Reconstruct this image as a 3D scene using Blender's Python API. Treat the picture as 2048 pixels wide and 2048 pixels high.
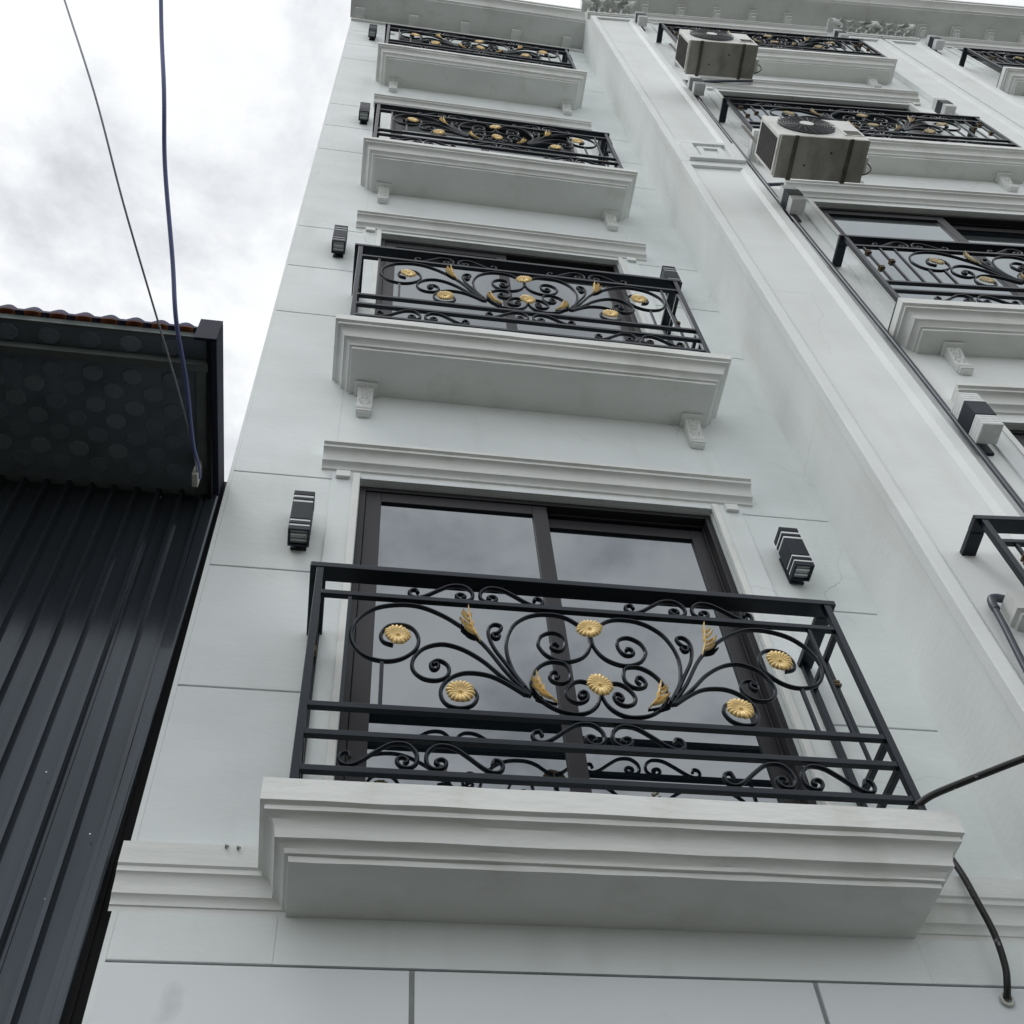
import bpy, bmesh, math, random
from mathutils import Vector, Matrix
random.seed(7)
R = math.radians
for o in list(bpy.data.objects): bpy.data.objects.remove(o, do_unlink=True)
scene = bpy.context.scene
C = scene.collection

# ------------------------------------------------------------------ camera
cam = bpy.data.cameras.new('camera'); cam.sensor_width = 36.0; cam.lens = 39.764
cam.clip_start = 0.05; cam.clip_end = 2000
co = bpy.data.objects.new('camera', cam); C.objects.link(co)
PITCH, ROLL, YAW = 0.97323, -0.114331, 0.238259
fw = Vector((math.sin(YAW)*math.cos(PITCH), math.cos(YAW)*math.cos(PITCH), math.sin(PITCH)))
rt = Vector((math.cos(YAW), -math.sin(YAW), 0)); up = rt.cross(fw)
r2 = math.cos(ROLL)*rt + math.sin(ROLL)*up; u2 = -math.sin(ROLL)*rt + math.cos(ROLL)*up
m = Matrix((r2, u2, -fw)).transposed().to_4x4(); m.translation = (0.6369, -3.0203, 1.6)
co.matrix_world = m
scene.camera = co

# ------------------------------------------------------------------ sky, sun, exposure
SUN_EL, SUN_AZ = 62.0, 234.0           # degrees; azimuth clockwise from +y
w = bpy.data.worlds.new('World'); scene.world = w; w.use_nodes = True
nt = w.node_tree; nt.nodes.clear()
def N(t, **k):
    n = nt.nodes.new(t)
    for a, b in k.items(): setattr(n, a, b)
    return n
L = lambda a, b: nt.links.new(a, b)
sky = N('ShaderNodeTexSky', sky_type='NISHITA', sun_disc=False)
sky.sun_elevation = R(SUN_EL); sky.sun_rotation = R(SUN_AZ)
tc = N('ShaderNodeTexCoord')
sep = N('ShaderNodeSeparateXYZ'); L(tc.outputs['Generated'], sep.inputs[0])
zz = N('ShaderNodeMath', operation='MAXIMUM'); zz.inputs[1].default_value = 0.12; L(sep.outputs[2], zz.inputs[0])
dx = N('ShaderNodeMath', operation='DIVIDE'); L(sep.outputs[0], dx.inputs[0]); L(zz.outputs[0], dx.inputs[1])
dy = N('ShaderNodeMath', operation='DIVIDE'); L(sep.outputs[1], dy.inputs[0]); L(zz.outputs[0], dy.inputs[1])
cmb = N('ShaderNodeCombineXYZ'); L(dx.outputs[0], cmb.inputs[0]); L(dy.outputs[0], cmb.inputs[1]); cmb.inputs[2].default_value = 3.7
n1 = N('ShaderNodeTexNoise'); n1.inputs['Scale'].default_value = 2.9; n1.inputs['Detail'].default_value = 8; n1.inputs['Roughness'].default_value = 0.55
n1.inputs['Distortion'].default_value = 0.35; L(cmb.outputs[0], n1.inputs['Vector'])
n2 = N('ShaderNodeTexNoise'); n2.inputs['Scale'].default_value = 7.5; n2.inputs['Detail'].default_value = 7; n2.inputs['Roughness'].default_value = 0.6
L(cmb.outputs[0], n2.inputs['Vector'])
mx = N('ShaderNodeMath', operation='MULTIPLY_ADD'); mx.inputs[1].default_value = 0.46; L(n2.outputs[0], mx.inputs[0]); L(n1.outputs[0], mx.inputs[2])
ramp = N('ShaderNodeValToRGB'); cr = ramp.color_ramp
cr.elements[0].position = 0.52; cr.elements[0].color = (0.445, 0.46, 0.485, 1)
cr.elements[1].position = 0.90; cr.elements[1].color = (0.845, 0.845, 0.84, 1)
e = cr.elements.new(0.70); e.color = (0.725, 0.737, 0.752, 1)
L(mx.outputs[0], ramp.inputs[0])
clo = N('ShaderNodeMixRGB', blend_type='MULTIPLY'); clo.inputs[0].default_value = 1; clo.inputs[2].default_value = (9.3, 9.3, 9.3, 1)
L(ramp.outputs[0], clo.inputs[1])
mix = N('ShaderNodeMixRGB'); mix.inputs[0].default_value = 0.95; L(sky.outputs[0], mix.inputs[1]); L(clo.outputs[0], mix.inputs[2])
bg = N('ShaderNodeBackground'); bg.inputs[1].default_value = 0.108; L(mix.outputs[0], bg.inputs[0])
ow = N('ShaderNodeOutputWorld'); L(bg.outputs[0], ow.inputs[0])

sun = bpy.data.lights.new('sun', 'SUN'); sun.energy = 0.8; sun.angle = R(22); sun.color = (1.0, 0.98, 0.95)
so = bpy.data.objects.new('sun', sun); C.objects.link(so)
sd = Vector((math.sin(R(SUN_AZ))*math.cos(R(SUN_EL)), math.cos(R(SUN_AZ))*math.cos(R(SUN_EL)), math.sin(R(SUN_EL))))
so.rotation_euler = sd.to_track_quat('Z', 'Y').to_euler()
so.location = (0, -8, 20)
vs = scene.view_settings; vs.view_transform = 'Standard'; vs.look = 'None'; vs.gamma = 1.0; vs.exposure = 0.47; vs.use_curve_mapping = False
scene.render.engine = 'CYCLES'; scene.render.resolution_x = 1024; scene.render.resolution_y = 1024

# ------------------------------------------------------------------ materials
def mat(name, col, rough=0.6, metal=0.0, ior=1.45, var=0.0, vscale=3.0, bump=0.0, bscale=40.0, stretch=(1, 1, 1), stain=None, stain_amt=0.0, stain_pos=(0.55, 0.75), stain_scale=(0.8, 0.8, 0.25), trans=0.0, coat=0.0, tint=None, crack=0.0):
    mt = bpy.data.materials.new(name); mt.use_nodes = True
    t = mt.node_tree; b = t.nodes['Principled BSDF']
    b.inputs['Base Color'].default_value = (*col, 1); b.inputs['Roughness'].default_value = rough
    b.inputs['Metallic'].default_value = metal; b.inputs['IOR'].default_value = ior
    b.inputs['Transmission Weight'].default_value = trans; b.inputs['Coat Weight'].default_value = coat
    if tint: b.inputs['Specular Tint'].default_value = (*tint, 1)
    src = None
    g = t.nodes.new('ShaderNodeNewGeometry')
    def noise(scale, det, st=(1, 1, 1)):
        mp = t.nodes.new('ShaderNodeMapping'); mp.inputs['Scale'].default_value = st
        t.links.new(g.outputs['Position'], mp.inputs[0])
        n = t.nodes.new('ShaderNodeTexNoise'); n.inputs['Scale'].default_value = scale; n.inputs['Detail'].default_value = det
        t.links.new(mp.outputs[0], n.inputs['Vector']); return n.outputs[0]
    if var:
        n = noise(vscale, 6, stretch); rp = t.nodes.new('ShaderNodeValToRGB')
        rp.color_ramp.elements[0].position = 0.3; rp.color_ramp.elements[1].position = 0.7
        rp.color_ramp.elements[0].color = (*[max(0, c*(1-var)) for c in col], 1)
        rp.color_ramp.elements[1].color = (*[min(1, c*(1+var*0.6)) for c in col], 1)
        t.links.new(n, rp.inputs[0]); src = rp.outputs[0]
    if stain:
        n = noise(1.0, 7, tuple(3.0*s for s in stain_scale)); rp = t.nodes.new('ShaderNodeValToRGB')
        rp.color_ramp.elements[0].position = stain_pos[0]; rp.color_ramp.elements[0].color = (0, 0, 0, 1)
        rp.color_ramp.elements[1].position = stain_pos[1]; rp.color_ramp.elements[1].color = (stain_amt,)*3 + (1,)
        mxn = t.nodes.new('ShaderNodeMixRGB'); t.links.new(n, rp.inputs[0]); t.links.new(rp.outputs[0], mxn.inputs[0])
        if src: t.links.new(src, mxn.inputs[1])
        else: mxn.inputs[1].default_value = (*col, 1)
        mxn.inputs[2].default_value = (*stain, 1); src = mxn.outputs[0]
    if crack:
        wn = t.nodes.new('ShaderNodeTexNoise'); wn.inputs['Scale'].default_value = 2.5; wn.inputs['Detail'].default_value = 6; t.links.new(g.outputs['Position'], wn.inputs['Vector'])
        av = t.nodes.new('ShaderNodeVectorMath'); av.operation = 'MULTIPLY_ADD'; av.inputs[1].default_value = (.35, .35, .35)
        t.links.new(wn.outputs['Color'], av.inputs[0]); t.links.new(g.outputs['Position'], av.inputs[2])
        vo = t.nodes.new('ShaderNodeTexVoronoi'); vo.feature = 'DISTANCE_TO_EDGE'; vo.inputs['Scale'].default_value = 0.85; t.links.new(av.outputs[0], vo.inputs['Vector'])
        lt = t.nodes.new('ShaderNodeMath'); lt.operation = 'LESS_THAN'; lt.inputs[1].default_value = 0.0022; t.links.new(vo.outputs['Distance'], lt.inputs[0])
        mk = noise(0.9, 4, (1, 1, 1)); mr = t.nodes.new('ShaderNodeMapRange'); mr.inputs[1].default_value = .52; mr.inputs[2].default_value = .66; mr.inputs[4].default_value = crack; t.links.new(mk, mr.inputs[0])
        mu = t.nodes.new('ShaderNodeMath'); mu.operation = 'MULTIPLY'; t.links.new(lt.outputs[0], mu.inputs[0]); t.links.new(mr.outputs[0], mu.inputs[1])
        mc = t.nodes.new('ShaderNodeMixRGB'); mc.inputs[2].default_value = (.33, .34, .33, 1); t.links.new(mu.outputs[0], mc.inputs[0])
        if src: t.links.new(src, mc.inputs[1])
        else: mc.inputs[1].default_value = (*col, 1)
        src = mc.outputs[0]
    if src: t.links.new(src, b.inputs['Base Color'])
    if bump:
        n = noise(bscale, 5, stretch); bp = t.nodes.new('ShaderNodeBump'); bp.inputs['Strength'].default_value = bump; bp.inputs['Distance'].default_value = 0.004
        t.links.new(n, bp.inputs['Height']); t.links.new(bp.outputs[0], b.inputs['Normal'])
        if rough > 0.2:
            rr = t.nodes.new('ShaderNodeMapRange'); rr.inputs[3].default_value = rough*0.85; rr.inputs[4].default_value = min(1, rough*1.15)
            t.links.new(n, rr.inputs[0]); t.links.new(rr.outputs[0], b.inputs['Roughness'])
    return mt
M = {}
M['wall'] = mat('white_wall_paint', (0.75, 0.80, 0.80), 0.62, var=0.06, vscale=2.2, bump=0.35, bscale=20, stretch=(.8, 1, 1.7), stain=(0.54, 0.57, 0.555), stain_amt=0.42, stain_pos=(0.54, 0.8), stain_scale=(1.5, 1.5, 0.30), crack=0.55)
M['wallB'] = mat('weathered_white_paint', (0.79, 0.825, 0.825), 0.65, var=0.05, vscale=1.7, bump=0.3, bscale=22, stretch=(1, 1, 2), stain=(0.62, 0.615, 0.54), stain_amt=0.32, stain_pos=(0.52, 0.78), stain_scale=(1.2, 1.2, 0.3), crack=0.6)
M['mould'] = mat('white_moulding_paint', (0.755, 0.78, 0.762), 0.55, var=0.07, vscale=4, bump=0.6, bscale=20, stretch=(0.5, 1, 1.6), stain=(0.50, 0.50, 0.43), stain_amt=0.42, stain_pos=(0.54, 0.78), stain_scale=(1.6, 1.6, .8))
M['lower'] = mat('cool_white_wall', (0.725, 0.765, 0.79), 0.5, var=0.04, vscale=1.3, bump=0.15, bscale=20, stain=(0.42, 0.44, 0.47), stain_amt=0.5, stain_pos=(0.66, 0.8), stain_scale=(2.2, 2.2, 1.2))
M['groove'] = mat('grey_joint', (0.30, 0.32, 0.32), 0.9, var=0.2, vscale=8)
M['iron'] = mat('black_iron_paint', (0.0050, 0.0068, 0.0115), 0.34, ior=1.42, var=0.3, vscale=9, bump=0.12, bscale=60, tint=(.80, .90, 1.0))
M['gold'] = mat('gold_paint', (0.86, 0.65, 0.30), 0.42, metal=0.15, var=0.16, vscale=25, bump=0.2, bscale=90)
M['goldold'] = mat('faded_gold_paint', (0.62, 0.52, 0.32), 0.6, var=0.3, vscale=30, bump=0.3, bscale=90)
M['brass'] = mat('dull_brass', (0.13, 0.095, 0.045), 0.5, metal=0.4, var=0.3, vscale=40)
M['alu'] = mat('dark_bronze_aluminium', (0.021, 0.0205, 0.024), 0.42, ior=1.38, var=0.12, vscale=2)
M['glass'] = mat('dark_tinted_glass', (0.006, 0.009, 0.012), 0.012, ior=3.2, tint=(.90, .96, 1.0))
M['glassB'] = mat('mirror_tinted_glass', (0.008, 0.011, 0.015), 0.012, ior=3.8, tint=(.88, .96, 1.0))
M['shed'] = mat('charcoal_metal_sheet', (0.058, 0.070, 0.084), 0.17, metal=0.5, var=0.25, vscale=1.6, bump=0.25, bscale=4, stretch=(3, 1, 0.4), stain=(0.10, 0.105, 0.11), stain_amt=0.5, stain_pos=(0.6, 0.85), stain_scale=(5, 1, 0.3))
M['shedtrim'] = mat('dark_blue_metal_trim', (0.016, 0.020, 0.040), 0.7, ior=1.3, var=0.2, vscale=6)
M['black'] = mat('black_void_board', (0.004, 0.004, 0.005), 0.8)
M['soffit'] = mat('dark_sheet_underside', (0.15, 0.185, 0.228), 0.75, var=0.25, vscale=6)
M['pad'] = mat('grey_pressed_pad', (0.07, 0.082, 0.095), 0.7, bump=0.5, bscale=90, stretch=(3, 0.2, 1))
_t = M['pad'].node_tree; _oi = _t.nodes.new('ShaderNodeObjectInfo'); _rp = _t.nodes.new('ShaderNodeValToRGB')
_rp.color_ramp.elements[0].color = (.16, .195, .24, 1); _rp.color_ramp.elements[0].position = .45; _rp.color_ramp.elements[1].color = (.215, .26, .31, 1)
_t.links.new(_oi.outputs['Random'], _rp.inputs[0]); _t.links.new(_rp.outputs[0], _t.nodes['Principled BSDF'].inputs['Base Color'])
M['beam'] = mat('grey_green_beam', (0.11, 0.135, 0.13), 0.6, var=0.2, vscale=8)
M['tile'] = mat('navy_roof_sheet', (0.030, 0.030, 0.085), 0.7, ior=1.3, var=0.3, vscale=9)
M['orange'] = mat('orange_roof_tile', (0.24, 0.075, 0.022), 0.6, var=0.3, vscale=20)
M['screw'] = mat('steel_screw', (0.6, 0.62, 0.64), 0.3, metal=0.9)
M['acw'] = mat('aged_white_casing', (0.74, 0.75, 0.72), 0.45, var=0.08, vscale=5, stain=(0.36, 0.34, 0.26), stain_amt=0.6, stain_pos=(0.54, 0.75), stain_scale=(3, 3, 2))
M['acb'] = mat('grimy_casing_base', (0.42, 0.415, 0.37), 0.6, var=0.15, vscale=6, stain=(0.16, 0.155, 0.13), stain_amt=0.6, stain_pos=(0.45, 0.7), stain_scale=(3, 1.2, 2))
M['acd'] = mat('dark_grille', (0.02, 0.022, 0.024), 0.5)
M['acs'] = mat('dark_bracket_steel', (0.11, 0.105, 0.09), 0.6, var=0.4, vscale=12)
M['grill'] = mat('grey_wire_grille', (0.10, 0.105, 0.11), 0.5)
M['fin'] = mat('condenser_fins', (0.05, 0.05, 0.052), 0.5, metal=0.3, var=0.3, vscale=30)
M['pvc'] = mat('grey_pvc', (0.055, 0.066, 0.085), 0.4, var=0.15, vscale=9)
M['rubber'] = mat('black_rubber', (0.010, 0.010, 0.012), 0.45, var=0.3, vscale=20, stain=(0.35, 0.36, 0.36), stain_amt=0.5, stain_pos=(0.66, 0.7), stain_scale=(14, 14, 14))
M['cable'] = mat('slate_blue_cable', (0.105, 0.13, 0.29), 0.5)
M['cable2'] = mat('grey_cable', (0.27, 0.285, 0.33), 0.5)
M['tape'] = mat('pale_plastic', (0.55, 0.55, 0.50), 0.5)
M['clear'] = mat('clear_acrylic', (0.75, 0.78, 0.80), 0.12, ior=1.49)
M['frost'] = mat('ribbed_white_glass', (0.74, 0.76, 0.76), 0.25, ior=1.5, var=0.08, vscale=30)
M['lampb'] = mat('lamp_black_coating', (0.014, 0.018, 0.025), 0.5, ior=1.36, var=0.15, vscale=20, tint=(.8, .9, 1))
M['lensd'] = mat('lamp_lens', (0.30, 0.33, 0.33), 0.12, ior=1.6)
M['ground'] = mat('asphalt_ground', (0.038, 0.035, 0.022), 0.85, var=0.2, vscale=0.7, bump=0.4, bscale=12)

# ------------------------------------------------------------------ mesh helpers
class MB:
    def __init__(s): s.v = []; s.f = []
    def add(s, vs, fs):
        n = len(s.v); s.v += [tuple(p) for p in vs]; s.f += [tuple(i+n for i in f) for f in fs]; return s
    def box(s, x0, x1, y0, y1, z0, z1):
        if x0 > x1: x0, x1 = x1, x0
        if y0 > y1: y0, y1 = y1, y0
        if z0 > z1: z0, z1 = z1, z0
        return s.add([(x0,y0,z0),(x1,y0,z0),(x1,y1,z0),(x0,y1,z0),(x0,y0,z1),(x1,y0,z1),(x1,y1,z1),(x0,y1,z1)],
                     [(0,3,2,1),(4,5,6,7),(0,1,5,4),(1,2,6,5),(2,3,7,6),(3,0,4,7)])
    def extr_x(s, prof, x0, x1):          # prof: closed list of (y,z)
        n = len(prof)
        return s.add([(x0, y, z) for y, z in prof] + [(x1, y, z) for y, z in prof],
                     [(i, (i+1) % n, n+(i+1) % n, n+i) for i in range(n)] + [tuple(reversed(range(n))), tuple(range(n, 2*n))])
    def cyl(s, p0, p1, r0, r1=None, n=12):
        r1 = r0 if r1 is None else r1
        p0 = Vector(p0); p1 = Vector(p1); d = (p1-p0).normalized()
        a = d.orthogonal().normalized(); b = d.cross(a)
        vs = [p0 + (a*math.cos(t)+b*math.sin(t))*r0 for t in [2*math.pi*i/n for i in range(n)]]
        vs += [p1 + (a*math.cos(t)+b*math.sin(t))*r1 for t in [2*math.pi*i/n for i in range(n)]]
        return s.add(vs, [(i, (i+1) % n, n+(i+1) % n, n+i) for i in range(n)] + [tuple(reversed(range(n))), tuple(range(n, 2*n))])
    def tube(s, pts, r, n=10, sub=6):
        P = crom([Vector(p) for p in pts], sub); k = len(P); vs = []
        ref = None
        for i, p in enumerate(P):
            d = (P[min(i+1, k-1)]-P[max(i-1, 0)]).normalized()
            if ref is None: ref = d.orthogonal().normalized()
            ref = (ref - d*ref.dot(d)).normalized(); b = d.cross(ref)
            vs += [p + (ref*math.cos(2*math.pi*j/n)+b*math.sin(2*math.pi*j/n))*r for j in range(n)]
        fs = [(i*n+j, i*n+(j+1) % n, (i+1)*n+(j+1) % n, (i+1)*n+j) for i in range(k-1) for j in range(n)]
        fs += [tuple(reversed(range(n))), tuple(range((k-1)*n, k*n))]
        return s.add(vs, fs)
    def mesh(s, name, m, smooth=False, bevel=0.0):
        me = bpy.data.meshes.new(name); me.from_pydata(s.v, [], s.f); me.update()
        bm = bmesh.new(); bm.from_mesh(me)
        bmesh.ops.recalc_face_normals(bm, faces=bm.faces[:])
        if bevel: bmesh.ops.bevel(bm, geom=bm.edges[:], offset=bevel, segments=2, profile=0.6, affect='EDGES', clamp_overlap=True)
        bm.to_mesh(me); bm.free()
        if smooth:
            me.shade_smooth()
            try: me.set_sharp_from_angle(angle=R(smooth if smooth is not True else 40))
            except Exception: pass
        me.materials.append(m); return me
    def obj(s, name, m, parent=None, smooth=False, bevel=0.0):
        return link(name, s.mesh(name, m, smooth, bevel), parent)
def link(name, me, parent=None, loc=None, rot=None):
    o = bpy.data.objects.new(name, me); C.objects.link(o)
    if parent: o.parent = parent
    if loc: o.location = loc
    if rot: o.rotation_euler = rot
    return o
def thing(name, label, cat, loc=(0, 0, 0), rz=0.0, group=None):
    o = bpy.data.objects.new(name, None); C.objects.link(o); o.location = loc; o.rotation_euler = (0, 0, rz)
    return tag(o, label, cat, group)
def tag(o, label, cat, group=None):
    o['label'] = label; o['category'] = cat
    if group: o['group'] = group
    return o
def copy_tree(src, label, loc, rz=0.0, group=None):
    r = src.copy(); C.objects.link(r); r.location = loc; r.rotation_euler = (0, 0, rz); r['label'] = label
    if group: r['group'] = group
    for ch in list(src.children):
        c = ch.copy(); C.objects.link(c); c.parent = r
        for g in list(ch.children):
            d = g.copy(); C.objects.link(d); d.parent = c
    return r
def crom(P, sub):
    out = []
    for i in range(len(P)-1):
        p0 = P[max(i-1, 0)]; p1 = P[i]; p2 = P[i+1]; p3 = P[min(i+2, len(P)-1)]
        for j in range(sub):
            t = j/sub
            out.append(0.5*((2*p1)+(p2-p0)*t+(2*p0-5*p1+4*p2-p3)*t*t+(3*p1-p0-3*p2+p3)*t**3))
    out.append(P[-1]); return out

# crown profile shared by balconies, bands and lintels: (inset, height below the lip)
CROWN = [(0, 0), (.015, -.007), (.015, -.025), (.028, -.029), (.040, -.039), (.048, -.054), (.053, -.074), (.055, -.094),
         (.064, -.097), (.075, -.103), (.083, -.112), (.086, -.118), (.087, -.126), (.099, -.128), (.101, -.146)]
JR = random.Random(11)
def slab_mesh(x0, x1, y0, zlip, fascia, yb=0.0, n=26, jit=.0022):
    """a moulded slab standing out from the wall at yb to y0, mitred at both corners, edges hand-finished (slightly uneven)"""
    b = MB(); prof = [(0, fascia)] + CROWN; vs = []; fs = []
    for r_, (d, dz) in enumerate(prof):
        o = [JR.uniform(-jit, jit) for _ in range(n+1)]; q = [JR.uniform(-jit, jit)*.8 for _ in range(n+1)]
        row = [(x0+d, yb, zlip+dz)]
        for i in range(n+1): row.append((x0+d+(x1-x0-2*d)*i/n, y0+d+(o[i]+o[max(0, i-1)])*.5, zlip+dz+(q[i]+q[max(0, i-1)])*.5))
        row.append((x1-d, yb, zlip+dz)); vs += row
    w_ = n+3; k = len(prof)
    for i in range(k-1):
        for j in range(w_-1): fs.append((i*w_+j, i*w_+j+1, (i+1)*w_+j+1, (i+1)*w_+j))
        fs.append((i*w_+w_-1, i*w_, (i+1)*w_, (i+1)*w_+w_-1))
    fs += [tuple(reversed(range(w_))), tuple((k-1)*w_+j for j in range(w_))]
    b.add(vs, fs); return b
def band_mesh(x0, x1, y0, zlip, fascia, yb=0.0):
    """straight run of the crown, cut square at both ends; y0 is the front"""
    sc = (yb-y0)/0.101
    prof = [(y0, zlip+fascia)] + [(y0+d*sc, zlip+dz) for d, dz in CROWN]
    prof[-1] = (yb, prof[-1][1]); prof.append((yb, zlip+fascia))
    return MB().extr_x(prof, x0, x1)
def corbel_meshes():
    body = MB()
    prof = [(0, 0), (0, -.295), (-.030, -.295), (-.043, -.28), (-.046, -.262), (-.036, -.24), (-.034, -.19), (-.041, -.13), (-.053, -.075), (-.062, -.03), (-.064, 0)]
    body.extr_x(prof, -.047, .047)
    rel = MB()                           # leaf relief standing on the curved front
    rc_ = random.Random(3)
    def front(z):
        P = [(0, -.064), (-.03, -.062), (-.075, -.053), (-.13, -.041), (-.19, -.034), (-.24, -.036)]
        for (a, ya), (b_, yb) in zip(P, P[1:]):
            if b_ <= z <= a: return ya+(yb-ya)*(z-a)/(b_-a)
        return -.036
    for sx in (-1, 1):
        for i in range(6):
            z = -.035-.034*i; cx = sx*(.012+.012*((i*2) % 3)/2+rc_.uniform(-.002, .002)); y = front(z)
            rw, rh = .013, .016
            rel.add([(cx-rw, y+.004, z), (cx, y+.004, z+rh), (cx+rw, y+.004, z), (cx, y+.004, z-rh), (cx+sx*.004, y-.014, z+.003)], [(0, 4, 1), (1, 4, 2), (2, 4, 3), (3, 4, 0)])
    for i in range(5):
        z = -.05-.042*i; y = front(z)
        rel.add([(-.005, y+.004, z), (0, y+.004, z+.02), (.005, y+.004, z), (0, y+.004, z-.02), (0, y-.008, z)], [(0, 4, 1), (1, 4, 2), (2, 4, 3), (3, 4, 0)])
    plate = MB().box(-.066, .066, -.088, -.001, -.030, -.001)
    foot = MB().box(-.043, .043, -.044, -.001, -.318, -.296).box(-.036, .036, -.036, -.001, -.330, -.3185)
    return [('corbel_body', body.mesh('corbel_body', M['mould'], 35, .003)), ('leaf_relief', rel.mesh('leaf_relief', M['mould'])),
            ('top_plate', plate.mesh('top_plate', M['mould'], False, .006)), ('foot', foot.mesh('foot', M['mould'], False, .003))]
CORB = corbel_meshes()
def corbel(slab, x, z):
    # joined into one sub-part of the slab
    b = MB()
    for _, me in CORB:
        b.add([(v.co.x*.92+x, v.co.y, v.co.z*.78+z) for v in me.vertices], [tuple(p.vertices) for p in me.polygons])
    return b.obj('corbel', M['mould'], slab, 35)

def window(parent, x0, x1, z0, z1, y=0.03, mull=0.5, gl='glass'):
    f = MB(); t = .032
    f.box(x0, x0+t, y, y+.11, z0, z1).box(x1-t, x1, y, y+.11, z0, z1).box(x0+t, x1-t, y, y+.11, z1-t, z1).box(x0+t, x1-t, y, y+.11, z0, z0+t)
    f.box(x0+t, x0+t+.010, y+.055, y+.11, z0+t, z1-t).box(x1-t-.010, x1-t, y+.048, y+.056, z0+t, z1-t).box(x0+t+.01, x1-t-.01, y+.047, y+.055, z1-t-.012, z1-t)
    wo = f.obj('window', M['alu'], parent, bevel=.003)
    xm = x0 + (x1-x0)*mull; s = .076
    for (a, b, yy) in ((x0+t+.002, xm+.038, y+.008), (xm-.038, x1-t-.002, y+.058)):
        g = MB(); zb, zt = z0+t+.002, z1-t-.002-(0.03 if yy > y+.03 else 0)
        g.box(a, a+s, yy, yy+.034, zb, zt).box(b-s, b, yy, yy+.034, zb, zt).box(a+s, b-s, yy, yy+.034, zt-s, zt).box(a+s, b-s, yy, yy+.034, zb, zb+.095)
        g.obj('sash', M['alu'], wo, bevel=.004)
        MB().box(a+s-.006, b-s+.006, yy+.014, yy+.020, zb+.09, zt-s+.006).obj('pane', M[gl], wo)
    return wo
def trim_strip(parent, x0, x1, z0, z1, inner):
    """flat architrave strip with two thin raised edges and a small tab at its head"""
    MB().box(x0, x1, -.014, 0.001, z0, z1).obj('trim', M['wall'], parent, bevel=.003)
    s = 1 if inner > (x0+x1)/2 else -1
    e = x1 if s > 0 else x0
    MB().box(e-s*.001, e-s*.034, -.024, -.0145, z0, z1).obj('trim_edge', M['mould'], parent, bevel=.003)
    a = x0+.018 if s > 0 else x1-.018
    MB().box(a, a+s*.068, -.034, -.0145, z1-.055, z1-.004).obj('trim_tab', M['mould'], parent, bevel=.003)

# ------------------------------------------------------------------ ground
g = MB().box(-60, 60, -60, 60, -.5, 0).obj('ground', M['ground']); g['kind'] = 'structure'

# ------------------------------------------------------------------ townhouse A (white, grooved wall, three-metre front)
S4 = [0.0, 3.40, 6.845, 10.33]
XR = 3.055
A = thing('townhouse', 'narrow white townhouse with grooved wall and four black balconies, beside the dark shed', 'house')
WX0, WX1, WZ0, WZ1 = .626, 2.416, 4.062, 6.332
J1, J2, J3, J0 = 6.325, 5.565, 4.812, 3.650
TOP = 17.42
wall = MB().box(0, XR, .16, 5.0, 0, TOP+.6)
lay = .014
wall.box(0, XR, lay, .16, 0, WZ0)
for k, s in enumerate(S4):
    wall.box(0, WX0, lay, .16, WZ0+s, WZ1+s).box(WX1, XR, lay, .16, WZ0+s, WZ1+s)
    nz = WZ0+S4[k+1] if k < 3 else TOP+.6
    wall.box(0, XR, lay, .16, WZ1+s, nz)
wall.obj('wall', M['wall'], A)
BEAD = .018
MB().box(0, BEAD, 0, lay-.001, 0, TOP).obj('corner_bead', M['wall'], A)
gap = .0045
def panel(x0, x1, z0, z1, m='wall', bev=.003):
    MB().box(x0, x1, 0, lay-.0005, z0+gap, z1-gap).obj('wall_panel', M[m], A, bevel=bev)
XT0, XT1 = .489, 2.572
for k, s in enumerate(S4):
    for (a, b) in ((BEAD, XT0+.004), (XT1-.004, XR)):
        panel(a, b, J3+s, J2+s); panel(a, b, J2+s, J1+s)
        lo = (3.66+.10) if k == 0 else None
    # plain field from J1 to the next floor's J3 (around the next window's foot)
    if k < 3:
        n = S4[k+1]
        panel(BEAD, XT0+.004, J1+s, J3+n); panel(XT1-.004, XR, J1+s, J3+n)
        MB().box(XT0+.004, XT1-.004, 0, lay-.0005, WZ1+s+.001, WZ0+n-.001).obj('wall_panel', M['wall'], A)
    else:
        MB().box(BEAD, XR, 0, lay-.0005, J1+s+gap, TOP).obj('wall_panel', M['wall'], A)
panel(BEAD, XT0+.004, J0, J3); panel(XT1-.004, XR, J0, J3)
MB().box(XT0+.0041, XT1-.0041, 0, lay-.0005, J0+gap, WZ0-.001).obj('wall_panel', M['wall'], A)
xs = [BEAD, .904, 2.167, XR]
ADDED_DOORZ = 3.05  # head height of the added, unseen shutter
for i in range(3):
    MB().box(xs[i]+(.008 if i else 0), xs[i+1]-(.008 if i < 2 else 0), -.003, lay-.0005, ADDED_DOORZ+.004, J0-.006).obj('wall_panel', M['lower'], A, bevel=.003)
MB().box(BEAD, XR, lay-.006, lay-.001, ADDED_DOORZ, J0).obj('joint_filler', M['groove'], A)
for i in range(17): MB().extr_x([(.012, .02+i*.177), (-.006, .03+i*.177), (-.010, .10+i*.177), (-.006, .185+i*.177), (.012, .193+i*.177)], .12, 2.92).obj('added_shutter_slat', M['alu'], A)  # dark shutter added out of view to cut light bounced onto the lowest soffit
for (a, b) in ((BEAD, .115), (2.925, XR)): MB().box(a, b, -.003, lay-.0005, 0, ADDED_DOORZ).obj('added_door_jamb', M['lower'], A, bevel=.003)  # unseen jambs that go with the added shutter
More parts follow.
